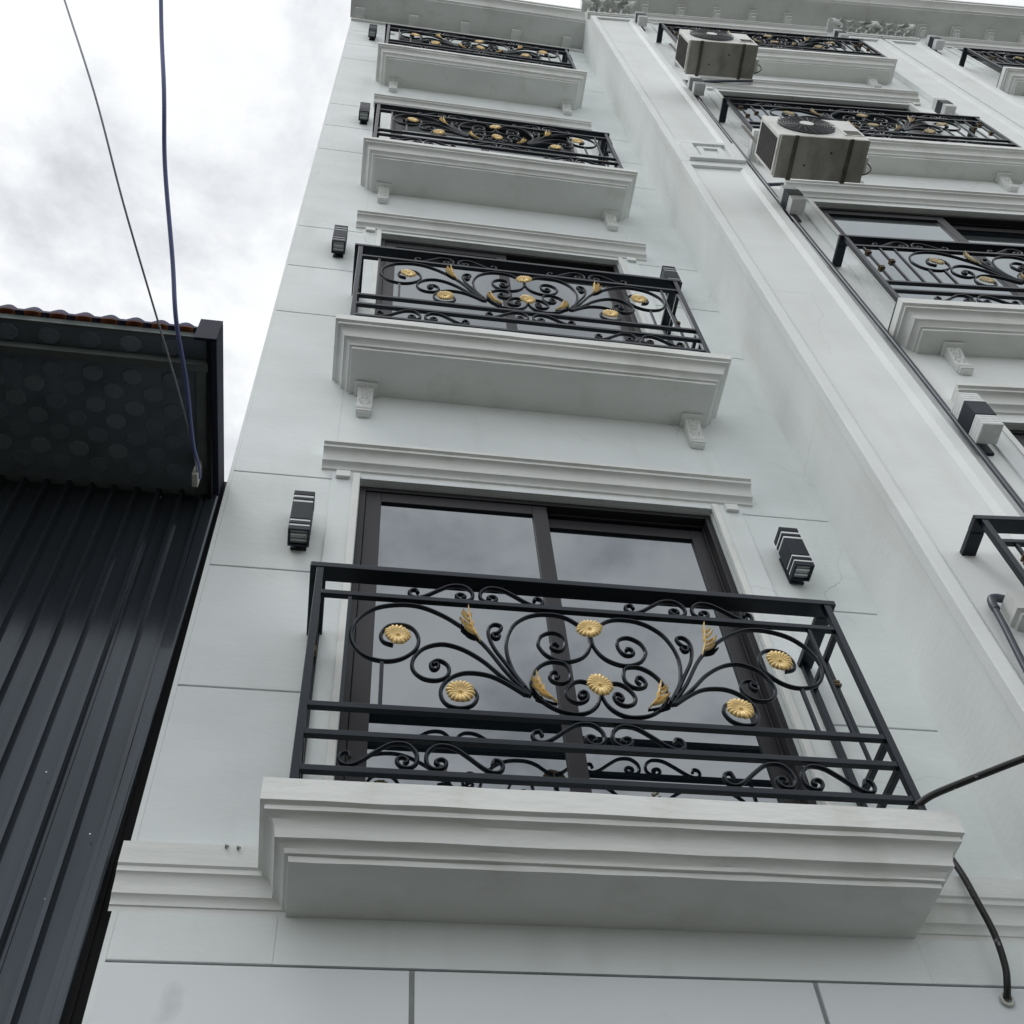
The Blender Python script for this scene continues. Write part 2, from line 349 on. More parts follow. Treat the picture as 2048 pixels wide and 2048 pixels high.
for k, s in enumerate(S4):
    window(A, WX0, WX1, WZ0+s, WZ1+s)
    trim_strip(A, XT0, WX0-.002, WZ0+s+.02, WZ1+s+.035, WX0)
    trim_strip(A, WX1+.002, XT1, WZ0+s+.02, WZ1+s+.035, WX1)
    MB().box(WX0-.0015, WX1+.0015, -.012, -.0005, WZ1+s+.002, WZ1+s+.034).obj('trim', M['wall'], A, bevel=.002)
    if k < 3: band_mesh(.432, 2.652, -.094, 6.528+s, .020).obj('lintel', M['mould'], A, 30)
# first-floor cornice and balcony
band_mesh(-.012, .520, -.043, 3.9635, .083).obj('cornice_band', M['mould'], A, 30)
band_mesh(2.560, XR, -.043, 3.9635, .083).obj('cornice_band', M['mould'], A, 30)
slab_mesh(.413, 2.668, -.36, 3.964, .085, yb=.0).obj('balcony_slab', M['mould'], A, 30)
for s in S4[1:]:
    sl = slab_mesh(.419, 2.668, -.38, 3.962+s, .056).obj('balcony_slab', M['mould'], A, 30)
    corbel(sl, .612, 3.816+s); corbel(sl, 2.475, 3.816+s)
for (x, z) in ((.305, 4.036), (.342, 4.032)):
    MB().cyl((x, -.041, z), (x, -.055, z), .004, n=7).box(x-.002, x+.010, -.054, -.050, z-.004, z+.001).obj('nail', M['groove'], A)
# roof cornice
c = MB().extr_x([(0, TOP), (-.335, TOP), (-.335, TOP+.03), (-.36, TOP+.035), (-.36, TOP+.075), (-.375, TOP+.10), (-.395, TOP+.13), (-.425, TOP+.145), (-.44, TOP+.15), (-.44, TOP+.22), (-.455, TOP+.225), (-.455, TOP+.27), (0, TOP+.30)], -.02, 3.045)
rc = c.obj('roof_cornice', M['mould'], A, 30)
for x in (.10, .79, 1.465, 2.14, 2.82):
    MB().box(x-.058, x+.058, -.14, -.0005, TOP-.075, TOP-.0005).obj('dentil', M['mould'], rc, bevel=.006)
MB().box(0, 3.045, -.03, 0.0, TOP-.20, TOP-.16).obj('frieze_strip', M['mould'], A, bevel=.004)

# ------------------------------------------------------------------ townhouses B and C (older row, set forward and turned slightly)
TH = R(-3.3); BO = Vector((3.02, -.47, 0))
def bw(x, y, z):
    return (BO.x + x*math.cos(TH) - y*math.sin(TH), BO.y + x*math.sin(TH) + y*math.cos(TH), z)
LIPB = [4.19, 7.565, 11.13, 14.585]; WTB = [6.60, 10.09, 13.53, 16.86]
BT = 17.60
def pilaster(H, x0, x1, zs, face='wallB'):
    """pilaster with recessed panels; zs = list of (z0,z1) runs"""
    for z0, z1 in zs:
        p = MB(); mgn = .066; y0, y1 = -.06, -.0005
        p.box(x0, x0+mgn, y0, y1, z0, z1).box(x1-mgn, x1, y0, y1, z0, z1).box(x0+mgn, x1-mgn, y0, y1, z1-.09, z1).box(x0+mgn, x1-mgn, y0, y1, z0, z0+.09)
        pi = p.obj('pilaster', M[face], H, bevel=.004)
        q = MB(); a, b = x0+mgn, x1-mgn
        q.extr_x([(y1, z0+.09), (-.034, z0+.09), (-.034, z1-.09), (y1, z1-.09)], a, b)
        q.obj('pilaster_panel', M[face], pi)
        for sx, xa in ((1, a), (-1, b)):                     # sloping beads at the panel's sides
            MB().add([(xa, -.0565, z0+.09), (xa+sx*.030, -.0345, z0+.09), (xa, -.0345, z0+.09), (xa, -.0565, z1-.09), (xa+sx*.030, -.0345, z1-.09), (xa, -.0345, z1-.09)],
                     [(0, 1, 4, 3), (1, 2, 5, 4), (2, 0, 3, 5), (0, 2, 1), (3, 4, 5)]).obj('panel_bead', M[face], pi)
def capital(H, x0, x1, z):
    xc = (x0+x1)/2; hw = (x1-x0)/2
    cp = MB().box(xc-hw-.03, xc+hw+.03, -.085, -.0005, z, z+.045).box(xc-hw-.012, xc+hw+.012, -.072, -.0005, z-.03, z-.001).box(xc-hw+.03, xc+hw-.03, -.055, -.0005, z+.046, z+.47).box(xc-hw-.05, xc+hw+.05, -.15, -.0005, z+.4715, z+.53).obj('capital', M['mould'], H, bevel=.006)
    rr = random.Random(int(x0*100)+5)
    for row, (n, zb, hh, out) in enumerate(((4, .05, .19, .10), (3, .16, .25, .15))):      # two tiers of curling acanthus leaves
        for i in range(n):
            cx = xc - hw + (2*hw)*(i+.5)/n; lf = MB(); vs = []; fs = []; wd = hw/n*1.02; nj = 9
            for j in range(nj):
                t = j/(nj-1); zz = z+zb+hh*math.sin(min(t*1.25, 1)*math.pi/2)-(hh*.30*max(0, t-.72)/.28); yy = -.058-.008*row-out*t**2.0
                w2 = wd*(1-.45*t**3)*(1+.16*math.cos(t*22))
                for a in (-1, -.6, -.25, 0, .25, .6, 1): vs.append((cx+a*w2, yy+.030*a*a-.010*(abs(a) < .1)+rr.uniform(-.003, .003), zz-.02*a*a+rr.uniform(-.004, .004)))
            for j in range(nj-1):
                for a in range(6): fs.append((j*7+a, j*7+a+1, j*7+a+8, j*7+a+7))
            m_ = len(vs); vs += [(x, y+.014, zz) for x, y, zz in vs]; fs += [tuple(m_+q for q in reversed(f)) for f in fs]
            lf.add(vs, fs); lf.obj('capital_leaf', M['mould'], cp, 50)
    for sx in (-1, 1):
        pts = []
        for j in range(24):
            a = j*.42; r = .085*(1-j/28)
            pts.append((xc+sx*(hw-.02+r*math.cos(a)), -.15-.02*math.cos(a), z+.36+r*math.sin(a)))
        MB().tube(pts, .022, 8, 2).obj('capital_scroll', M['mould'], cp, 40)
def b_floor(H, cx, k, hx0, hx1, corb=True, win=True):
    lip = LIPB[k]; wt = WTB[k]; wx0, wx1 = cx-1.03, cx+1.03
    window(H, wx0, wx1, lip+.075, wt, y=.03, gl='glassB')
    for (a, b, inn) in ((wx0-.135, wx0-.002, wx0), (wx1+.002, wx1+.135, wx1)):
        trim_strip(H, a, b, lip+.08, wt+.03, inn)
    MB().box(wx0-.0015, wx1+.0015, -.012, -.0005, wt+.002, wt+.028).obj('trim', M['wallB'], H, bevel=.002)
    band_mesh(wx0-.165, wx1+.165, -.10, wt+.235, .022).obj('lintel', M['mould'], H, 30)
    sl = slab_mesh(hx0, hx1, -.25, lip, .07).obj('balcony_slab', M['mould'], H, 30)
    if corb:
        for x in (hx0+.30, hx1-.30): corbel(sl, x, lip-.147)
def b_wall(H, x0, x1, cx):
    wl = MB().box(x0, x1, .16, 6.0, 0, BT+.5); wx0, wx1 = cx-1.03, cx+1.03; z = 0
    for k in range(4):
        z0, z1 = LIPB[k]+.075, WTB[k]
        wl.box(x0, x1, 0, .16, z, z0).box(x0, wx0, 0, .16, z0, z1).box(wx1, x1, 0, .16, z0, z1); z = z1
    wl.box(x0, x1, 0, .16, z, BT+.5); wl.obj('wall', M['wallB'], H)
def b_cornice(H, x0, x1, dx0, dx1, n):
    T = BT
    c = MB().extr_x([(0, T), (-.33, T), (-.33, T+.03), (-.355, T+.035), (-.355, T+.07), (-.38, T+.10), (-.42, T+.125), (-.43, T+.13), (-.43, T+.20), (-.445, T+.205), (-.445, T+.25), (0, T+.28)], x0, x1)
    rc = c.obj('roof_cornice', M['mould'], H, 30)
    for i in range(n):
        x = dx0 + (dx1-dx0)*i/(n-1)
        MB().box(x-.055, x+.055, -.16, -.0005, T-.045, T-.0005).box(x-.04, x+.04, -.13, -.0005, T-.10, T-.0455).box(x-.028, x+.028, -.10, -.0005, T-.145, T-.1005).obj('dentil', M['mould'], rc, bevel=.005)
H = thing('townhouse', 'weathered white townhouse with two air conditioners and panelled corner pilaster, right of the grooved one', 'house', tuple(BO), TH)
CXB = 1.925
b_wall(H, 0, 3.815, CXB)
pilaster(H, -.022, .545, [(0.3, 10.78), (11.30, 16.86)])
MB().box(-.022, .545, -.0598, -.0005, 10.7805, 11.2995).obj('pilaster', M['wallB'], H)
bl = MB()
for (a, b, c0, d) in ((.055, .53, 11.215, 11.285), (.055, .53, 10.80, 10.87), (.055, .15, 10.8705, 11.2145), (.435, .53, 10.8705, 11.2145)): bl.box(a, b, -.090, -.0605, c0, d)
bl = bl.obj('pilaster_block', M['wallB'], H, bevel=.003)
fr = MB()
for (a, b, c0, d) in ((.185, .40, 11.13, 11.175), (.185, .40, 10.91, 10.955), (.185, .23, 10.9555, 11.1295), (.355, .40, 10.9555, 11.1295)): fr.box(a, b, -.078, -.0605, c0, d)
fr.obj('block_frame', M['wallB'], bl, bevel=.003)
for i in range(17): MB().extr_x([(.0, .02+i*.177), (-.016, .03+i*.177), (-.020, .10+i*.177), (-.016, .185+i*.177), (.0, .193+i*.177)], .62, 3.25).obj('added_shutter_slat', M['alu'], H)  # unseen dark shutter added here too, to lessen bounce light from the ground floor
capital(H, -.022, .545, 16.92)
pilaster(H, 3.29, 3.80, [(5.02, 16.86)]); capital(H, 3.29, 3.80, 16.92)
for k in range(4): b_floor(H, CXB, k, .645 if k else .56, 3.145)
b_cornice(H, -.03, 3.815, .78, 2.73, 5)
slab_mesh(.165, .56, -.125, 4.88, .10).obj('cornice_block', M['mould'], H, 30)

H2 = thing('townhouse', 'white townhouse at the right edge, only its top corner in view', 'house', bw(3.818, 0, 0), TH)
b_wall(H2, 0, 4.2, 2.02)
pilaster(H2, .02, .50, [(5.02, 16.86)]); capital(H2, .02, .50, 16.92)
for k in range(2, 4): b_floor(H2, 2.02, k, .60, 3.3)
b_cornice(H2, .002, 4.2, .78, 3.2, 6)

# ------------------------------------------------------------------ balcony railings
G = {
'C1':[(-0.255,4.496),(-0.33,4.609),(-0.413,4.761),(-0.508,4.866),(-0.583,4.922),(-0.653,4.951),(-0.729,4.95),(-0.81,4.919),(-0.869,4.849),(-0.89,4.763),(-0.874,4.697),(-0.832,4.647),(-0.766,4.629),(-0.707,4.647),(-0.66,4.697),(-0.646,4.75),(-0.658,4.801),(-0.687,4.829),(-0.727,4.833),(-0.763,4.816),(-0.783,4.77),(-0.773,4.732),(-0.738,4.717)],
'C2':[(-0.263,4.5),(-0.348,4.587),(-0.412,4.663),(-0.477,4.716),(-0.534,4.74),(-0.579,4.739),(-0.627,4.713),(-0.659,4.666),(-0.669,4.618),(-0.658,4.58),(-0.627,4.552),(-0.586,4.547),(-0.553,4.564),(-0.538,4.594),(-0.542,4.628),(-0.563,4.649),(-0.585,4.65),(-0.602,4.631),(-0.599,4.606),(-0.584,4.604),(-0.575,4.623),(-0.582,4.637),(-0.594,4.627)],
'C3':[(-0.271,4.503),(-0.334,4.556),(-0.393,4.591),(-0.459,4.6),(-0.506,4.587),(-0.545,4.553),(-0.567,4.506),(-0.565,4.461),(-0.543,4.428),(-0.502,4.418),(-0.462,4.435),(-0.443,4.472),(-0.449,4.504),(-0.464,4.521)],
'C4':[(-0.274,4.534),(-0.328,4.647),(-0.369,4.731),(-0.387,4.799),(-0.385,4.845),(-0.365,4.869),(-0.341,4.864),(-0.34,4.844),(-0.357,4.82),(-0.372,4.814),(-0.369,4.792),(-0.354,4.791),(-0.347,4.809)],
'C5':[(-0.251,4.506),(-0.274,4.549),(-0.304,4.609),(-0.32,4.675),(-0.325,4.72),(-0.324,4.762),(-0.312,4.821),(-0.286,4.88),(-0.243,4.924),(-0.198,4.947),(-0.154,4.954),(-0.111,4.951),(-0.073,4.934),(-0.036,4.902),(-0.006,4.886)],
'C6':[(-0.003,4.837),(-0.006,4.789),(-0.023,4.745),(-0.051,4.712),(-0.095,4.691),(-0.136,4.693),(-0.176,4.716),(-0.197,4.749),(-0.204,4.779),(-0.191,4.821),(-0.157,4.847),(-0.128,4.846),(-0.105,4.827),(-0.1,4.795),(-0.108,4.765),(-0.124,4.748),(-0.145,4.749),(-0.156,4.763),(-0.15,4.782),(-0.134,4.786),(-0.131,4.775)],
'C7':[(-0.155,4.592),(-0.144,4.607),(-0.148,4.627),(-0.163,4.628),(-0.176,4.604),(-0.169,4.581),(-0.142,4.571),(-0.117,4.581),(-0.101,4.606),(-0.1,4.641),(-0.111,4.673),(-0.137,4.684),(-0.169,4.682),(-0.203,4.66),(-0.23,4.623),(-0.246,4.573),(-0.244,4.535),(-0.228,4.492),(-0.199,4.459),(-0.162,4.434),(-0.118,4.422),(-0.078,4.423),(-0.043,4.442),(-0.017,4.475),(-0.003,4.519)],
'C8':[(-0.032,4.581),(-0.065,4.589),(-0.094,4.577),(-0.117,4.547),(-0.125,4.517),(-0.116,4.491),(-0.092,4.477),(-0.069,4.481),(-0.051,4.5),(-0.049,4.527),(-0.062,4.536),(-0.076,4.526),(-0.078,4.509),(-0.069,4.503),(-0.06,4.514)],
'S':[(-0.854,4.159),(-0.861,4.18),(-0.881,4.174),(-0.887,4.151),(-0.876,4.131),(-0.852,4.127),(-0.821,4.145),(-0.773,4.19),(-0.733,4.223),(-0.7,4.233),(-0.67,4.228),(-0.646,4.202),(-0.639,4.175),(-0.643,4.147),(-0.661,4.129),(-0.685,4.129),(-0.701,4.145),(-0.702,4.163),(-0.689,4.172),(-0.673,4.165),(-0.671,4.152),(-0.682,4.145)],
}
ZB = 4.05                       # slab top = base of the railing
def scroll_mesh(pts, y, hw=.0070, hd=.0100, sub=5):
    P = crom([Vector((a, b)) for a, b in pts], sub); k = len(P); vs = []; ch = .34
    sec = [(-hw, -hd*ch), (-hw*ch, -hd), (hw*ch, -hd), (hw, -hd*ch), (hw, hd*ch), (hw*ch, hd), (-hw*ch, hd), (-hw, hd*ch)]
    for i, p in enumerate(P):
        d = (P[min(i+1, k-1)]-P[max(i-1, 0)]).normalized(); n = Vector((-d.y, d.x))
        for a, b in sec: vs.append((p.x+n.x*a, y+b, p.y+n.y*a-ZB))
    q = 8; fs = [(i*q+j, i*q+(j+1) % q, (i+1)*q+(j+1) % q, (i+1)*q+j) for i in range(k-1) for j in range(q)] + [tuple(range(q)), tuple(range((k-1)*q, k*q))]
    return MB().add(vs, fs).mesh('scroll', M['iron'], 38)
def flower_mesh(r=.0515, m='gold'):
    np_ = 18; n = np_*6; rings = [(0, -.0085), (.08, -.0098), (.13, -.0065), (.17, -.0015), (.28, -.0030), (.45, -.0075), (.65, -.0105), (.83, -.0100), (.95, -.0060), (1.0, .0005)]
    vs = [(0, rings[0][1], 0)]; fs = []; rr_ = random.Random(4); pl = [rr_.uniform(.90, 1.04) for _ in range(np_)]
    for i, (rr, y) in enumerate(rings[1:]):
        for j in range(n):
            a = 2*math.pi*j/n; ph = (j % 6)/6; c = abs(math.sin(math.pi*ph)); amp = min(1, max(0, (rr-.17)*1.6))
            R2 = r*rr*(1 + amp*(rr**3)*(-.10+.12*c) ) * (1+(pl[j//6]-1)*rr*rr)
            vs.append((R2*math.cos(a), y+amp*.0058*(1-c)**1.2, R2*math.sin(a)))
    for j in range(n): fs.append((0, 1+j, 1+(j+1) % n))
    for i in range(len(rings)-2):
        for j in range(n): fs.append((1+i*n+j, 1+(i+1)*n+j, 1+(i+1)*n+(j+1) % n, 1+i*n+(j+1) % n))
    base = 1+(len(rings)-2)*n; vs.append((0, .004, 0)); fs += [(base+(j+1) % n, base+j, len(vs)-1) for j in range(n)]
    return MB().add(vs, fs).mesh('flower', M[m], 35)
def leaf_mesh(tip, base, bend, flip, m='gold', W=.029):
    """acanthus leaf: a curved midrib with lobes on its outer side, each lobe a ridged blade"""
    sx = -1 if flip else 1; b = MB(); T0 = Vector(base); T1 = Vector(tip); d = T1-T0; nrm = Vector((-d.y, d.x)).normalized()
    def mid(t): return T0+d*t+nrm*(bend*math.sin(math.pi*t))
    def blade(p, q, w, y0, yt):                      # ridged blade from p to q in the plane
        p = Vector(p); q = Vector(q); e = q-p; n = Vector((-e.y, e.x)).normalized()
        prof = ((0, .35), (.25, .80), (.5, 1.0), (.75, .95), (.92, .66), (1, .22)); vs = []; k = len(prof)
        for t, ww in prof:
            c = p+e*t; yy = y0+(yt-y0)*t*t
            for a, dy in ((-1, .004), (-.45, -.003), (0, -.006), (.45, -.003), (1, .004)):
                v = c+n*(a*w*ww); vs.append((sx*v.x, yy+dy, v.y-ZB))
        for t, ww in prof:
            c = p+e*t; yy = y0+(yt-y0)*t*t; vs.append((sx*c.x, yy+.009, c.y-ZB))
        fs = []
        for i in range(k-1):
            for a in range(4): fs.append((i*5+a, i*5+a+1, i*5+a+6, i*5+a+5))
            fs += [(i*5, 5*k+i, 5*k+i+1, i*5+5), (i*5+4, i*5+9, 5*k+i+1, 5*k+i)]
        b.add(vs, fs)
    L_ = d.length
    blade(T0, mid(.55), W*.16, 0, -.004); blade(mid(.38), T1, W*.15, -.002, -.016)
    for t, ln, an in ((.34, .20, .75), (.46, .27, .62), (.62, .22, .85), (.76, .20, .62), (.92, .12, .7)):
        p = mid(t-.16); dirv = (mid(min(1, t+.05))-mid(t-.05)).normalized()
        o = dirv*math.cos(an)+nrm*math.sin(an)
        blade(p, p+o*(L_*ln+.012), W*.20, -.001, -.014)
    for t, ln in ((.5, .16), (.75, .14)):
        p = mid(t-.12); dirv = (mid(min(1, t+.05))-mid(t-.05)).normalized(); o = dirv*math.cos(.35)-nrm*math.sin(.35)
        blade(p, p+o*(L_*ln+.01), W*.14, -.001, -.008)
    return b.mesh('leaf', M[m], 40)
def mir(p): return [(-a, b) for a, b in p]
def shift(p, du, dv, su=1.0, sv=1.0, c=(-.632, 4.18)): return [((a-c[0])*su+du, (b-c[1])*sv+dv) for a, b in p]
def make_railing(label, half, depth, loc, rz, bars, shorts, tops, mids, bots, gold, collars, group):
    T = thing('balcony_railing', label, 'railing', loc, rz, group)
    yf = -depth; zz = lambda v: v-ZB
    hr = MB(); hw = half+.025
    hr.box(-hw, hw, yf-.015, yf+.058, zz(5.138), zz(5.166)).obj('handrail', M['iron'], T, bevel=.003)
    for sx in (-1, 1):
        MB().box(sx*hw, sx*(hw-.062), yf+.0585, -.006, zz(5.136), zz(5.164)).obj('side_handrail', M['iron'], T, bevel=.003)
        MB().box(sx*half, sx*(half-.028), yf-.012, yf+.016, zz(4.055), zz(5.1375)).obj('post', M['iron'], T, bevel=.002)
        if depth > .3: MB().box(sx*half, sx*(half-.028), -.036, -.004, zz(4.055), zz(5.1355)).obj('post', M['iron'], T, bevel=.002)
        for a in ((4.98, 4.38, 4.25, 4.095) if depth > .3 else (4.095,)):
            MB().box(sx*(half-.003), sx*(half-.025), yf+.0165, -.0365 if depth > .3 else -.004, zz(a), zz(a+.023)).obj('side_rail', M['iron'], T, bevel=.002)
        nb = 1 if depth > .3 else 0
        for i in range(nb):
            yb = -.185
            b = MB().box(sx*(half-.007), sx*(half-.021), yb-.007, yb+.007, zz(4.403), zz(4.98)).obj('baluster', M['iron'], T, bevel=.0015)
            MB().box(sx*(half-.001), sx*(half-.027), yb-.014, yb+.014, zz(4.845), zz(4.858)).box(sx*(half+.001), sx*(half-.029), yb-.017, yb+.017, zz(4.827), zz(4.837)).box(sx*(half-.003), sx*(half-.025), yb-.011, yb+.011, zz(4.8375), zz(4.8445)).obj('collar', M['brass'], b, bevel=.002)
    hi = half-.0285
    for a in (4.98, 4.38, 4.25, 4.095):
        MB().box(-hi, hi, yf-.010, yf+.014, zz(a), zz(a+.023)).obj('rail', M['iron'], T, bevel=.002)
    for u in bars:
        for sx in (-1, 1):
            b = MB().box(sx*u-.007, sx*u+.007, yf-.006, yf+.008, zz(4.4035), zz(4.9795)).obj('baluster', M['iron'], T, bevel=.0015)
            for (cu, cz) in collars:
                if abs(cu-u) < .001:
                    MB().box(sx*u-.017, sx*u+.017, yf-.017, yf+.019, zz(cz), zz(cz+.012)).box(sx*u-.013, sx*u+.013, yf-.013, yf+.015, zz(cz+.0125), zz(cz+.022)).box(sx*u-.017, sx*u+.017, yf-.017, yf+.019, zz(cz+.0225), zz(cz+.0345)).obj('collar', M['brass'], b, bevel=.002)
    for u, top in shorts:
        for sx in (-1, 1):
            MB().box(sx*u-.007, sx*u+.007, yf-.006, yf+.008, zz(4.4035), zz(top)).obj('baluster', M['iron'], T, bevel=.0015)
    for i, k in enumerate(('C1', 'C2', 'C3', 'C4', 'C5', 'C6', 'C7', 'C8')):
        dy = yf + {'C1': .0, 'C2': .0015, 'C3': .003, 'C4': -.003, 'C5': -.0015}.get(k, 0)
        link('scroll', scroll_mesh(G[k], dy), T); link('scroll', scroll_mesh(mir(G[k]), dy), T)
    for lst, dv, su, sv in ((tops, 5.050, .985, .86), (mids, 4.3265, 1.0, .93), (bots, 4.184, 1.0, 1.0)):
        for u in lst:
            p = shift(G['S'], -.0075, dv, su, sv)
            for q in (p, mir(p)):
                link('scroll', scroll_mesh([(a+u, b) for a, b in q], yf+.001, .0072, .010), T)
    fm = flower_mesh(m=gold)
    for a, b in ((-.723, 4.765), (.723, 4.765), (-.502, 4.487), (.502, 4.487), (0, 4.876), (0, 4.566)):
        o = link('flower', fm, T, (a, yf-.0125, zz(b)), (random.uniform(-.12, .12), random.uniform(0, 6.28), random.uniform(-.12, .12)))
    for (tip, base, bend) in (((-.461, 4.948), (-.420, 4.765), .014), ((-.230, 4.602), (-.162, 4.462), .018)):
        for fl in (0, 1):
            link('leaf', leaf_mesh(tip, base, bend, fl, gold), T, (0, yf-.011, 0))
            link('back_leaf', leaf_mesh(Vector(tip)-Vector((.018, .085)), base, bend, fl, 'iron', .03), T, (0, yf-.002, 0))
    return T
GRA = 'black balcony railings with gold flowers on the grooved townhouse'
GRB = 'black balcony railings with faded gold flowers on the row to the right'
XC = 1.532
ra = make_railing('large black scrollwork railing with gold flowers on the lowest balcony', 1.042, .343, (XC, 0, ZB), 0,
                  [.905], [(.775, 4.632)], [-.424, .424], [0], [-.634, .634], 'gold', [], GRA)
for s, lb in zip(S4[1:], ('black scrollwork railing on the second balcony up, between two wall lamps', 'black scrollwork railing on the third balcony up of the grooved townhouse', 'foreshortened black railing on the topmost balcony of the grooved townhouse, under the eaves')):
    copy_tree(ra, lb, (XC, 0, ZB+s))
CB = 1.89
cols = [(1.14, 4.86), (1.14, 4.60), (1.03, 4.72)]
rb = make_railing('black railing cropped by the right edge, second balcony up of the weathered townhouse', 1.225, .21, bw(CB, 0, LIPB[1]+.07), TH,
                  [1.14, 1.03, .93], [(.82, 4.64), (.715, 4.64)], [-.80, 0, .80], [0], [-.70, 0, .70], 'goldold', cols, GRB)
copy_tree(rb, 'black railing behind the lower air conditioner on the weathered townhouse', bw(CB, 0, LIPB[2]+.07), TH)
copy_tree(rb, 'black railing behind the upper air conditioner on the weathered townhouse', bw(CB, 0, LIPB[3]+.07), TH)
copy_tree(rb, 'scratched black railing corner at the right edge, above the grey waste pipe', bw(1.41, 0, LIPB[0]+.07), TH)
copy_tree(rb, 'black railing at the top right corner of the picture', bw(3.835+1.83, 0, LIPB[3]+.07), TH)

# ------------------------------------------------------------------ wall lamps
GLA = 'black up-down wall lamps with clear bands'
def lamp_a(label, loc):
    t = thing('wall_lamp', label, 'wall lamp', loc, 0, GLA); h = .047; y0, y1 = -.130, -.036
    def seg(n, z0, z1, m, i=0.0, bev=.003): return MB().box(-h+i, h-i, y0+i, y1-i, z0, z1).obj(n, M[m], t, bevel=bev)
    z = -.154
    lo = MB()
    for (a, b, c0, d) in ((-h, h, y0, y0+.010), (-h, h, y1-.010, y1), (-h, -h+.010, y0+.0102, y1-.0102), (h-.010, h, y0+.0102, y1-.0102)): lo.box(a, b, c0, d, z, z+.030)
    lo.obj('end_cap', M['lampb'], t, bevel=.002)
    MB().box(-h+.0105, h-.0105, y0+.0105, y1-.0105, z+.014, z+.020).obj('lens', M['lensd'], t)
    MB().cyl((-h+.014, (y0+y1)/2-.014, z+.010), (h-.014, (y0+y1)/2-.014, z+.010), .0045, n=8).cyl((-h+.014, (y0+y1)/2+.016, z+.010), (h-.014, (y0+y1)/2+.016, z+.010), .0035, n=8).obj('lamp_tube', M['clear'], t)
    seg('diffuser', z+.0305, z+.0455, 'clear', .003); seg('ring', z+.046, z+.068, 'lampb'); seg('diffuser', z+.0685, z+.0835, 'clear', .003)
    seg('body', z+.084, z+.218, 'lampb'); seg('diffuser', z+.2185, z+.2365, 'clear', .003); seg('ring', z+.237, z+.257, 'lampb')
    seg('diffuser', z+.2575, z+.2755, 'clear', .003); seg('end_cap', z+.276, z+.308, 'lampb')
    MB().box(-.036, .036, -.012, -.0005, -.135, .06).box(-.026, .026, y1+.0005, -.0125, -.10, .04).obj('back_plate', M['lampb'], t, bevel=.003)
    return t
la = lamp_a('black wall lamp left of the lowest window, beside the shed roof', (.380, 0, 5.848))
copy_tree(la, 'black wall lamp right of the lowest window, above the railing corner', (2.708, 0, 5.885))
ZL = [5.80, 9.215, 12.52, 16.15]
copy_tree(la, 'black wall lamp on the left of the second window up', (.338, 0, 9.32))
copy_tree(la, 'black wall lamp behind the right end of the second railing up', (2.728, 0, 9.26))
copy_tree(la, 'black wall lamp on the left of the third window up', (.364, 0, 12.70))
copy_tree(la, 'black wall lamp behind the right end of the third railing up', (2.70, 0, 12.68))
copy_tree(la, 'black wall lamp on the left of the topmost window, near the roof edge', (.306, 0, 16.36))
copy_tree(la, 'black wall lamp at the right end of the topmost railing of the grooved townhouse', (2.70, 0, 16.2))
GLB = 'black wall lamps with white glass block shades'
def lamp_b(label, loc):
    t = thing('wall_lamp', label, 'wall lamp', loc, TH, GLB); h = .058; y0, y1 = -.165, -.045
    MB().box(-h, h, y0, y1, -.068, .068).obj('body', M['lampb'], t, bevel=.003)
    for s in (-1, 1):
        sh = MB(); i = .004
        sh.box(-h+i, h-i, y0+i, y1-i, s*.0685, s*.165)
        for q in range(4):
            zz0 = .074+.024*q
            sh.box(-h+i-.0014, h-i+.0014, y0+i-.0014, y1-i+.0014, s*zz0, s*(zz0+.013))
        sh.obj('shade', M['frost'], t, bevel=.0015)
    MB().box(-.04, .04, -.016, -.0005, -.20, .05).box(-.03, .03, y1+.0005, -.0165, -.06, .05).obj('back_plate', M['lampb'], t, bevel=.004)
    return t
lb = lamp_b('block lamp with white glass ends near the right edge, lowest of its column', bw(.675, 0, 6.46))
copy_tree(lb, 'black and white block lamp just below the lower air conditioner', bw(.635, 0, 9.80), TH)
copy_tree(lb, 'black and white block lamp just below the upper air conditioner', bw(.60, 0, 13.25), TH)
copy_tree(lb, 'black and white block lamp under the eaves, left of the upper air conditioner', bw(.575, 0, 16.60), TH)
copy_tree(lb, 'block lamp above the right end of the middle railing, by the twin pilasters', bw(3.14, 0, 13.10), TH)
copy_tree(lb, 'block lamp above the right end of the top railing, by the twin pilasters', bw(3.12, 0, 16.5), TH)
copy_tree(lb, 'black and white block lamp on the townhouse in the top right corner', bw(4.42, 0, 16.62), TH)

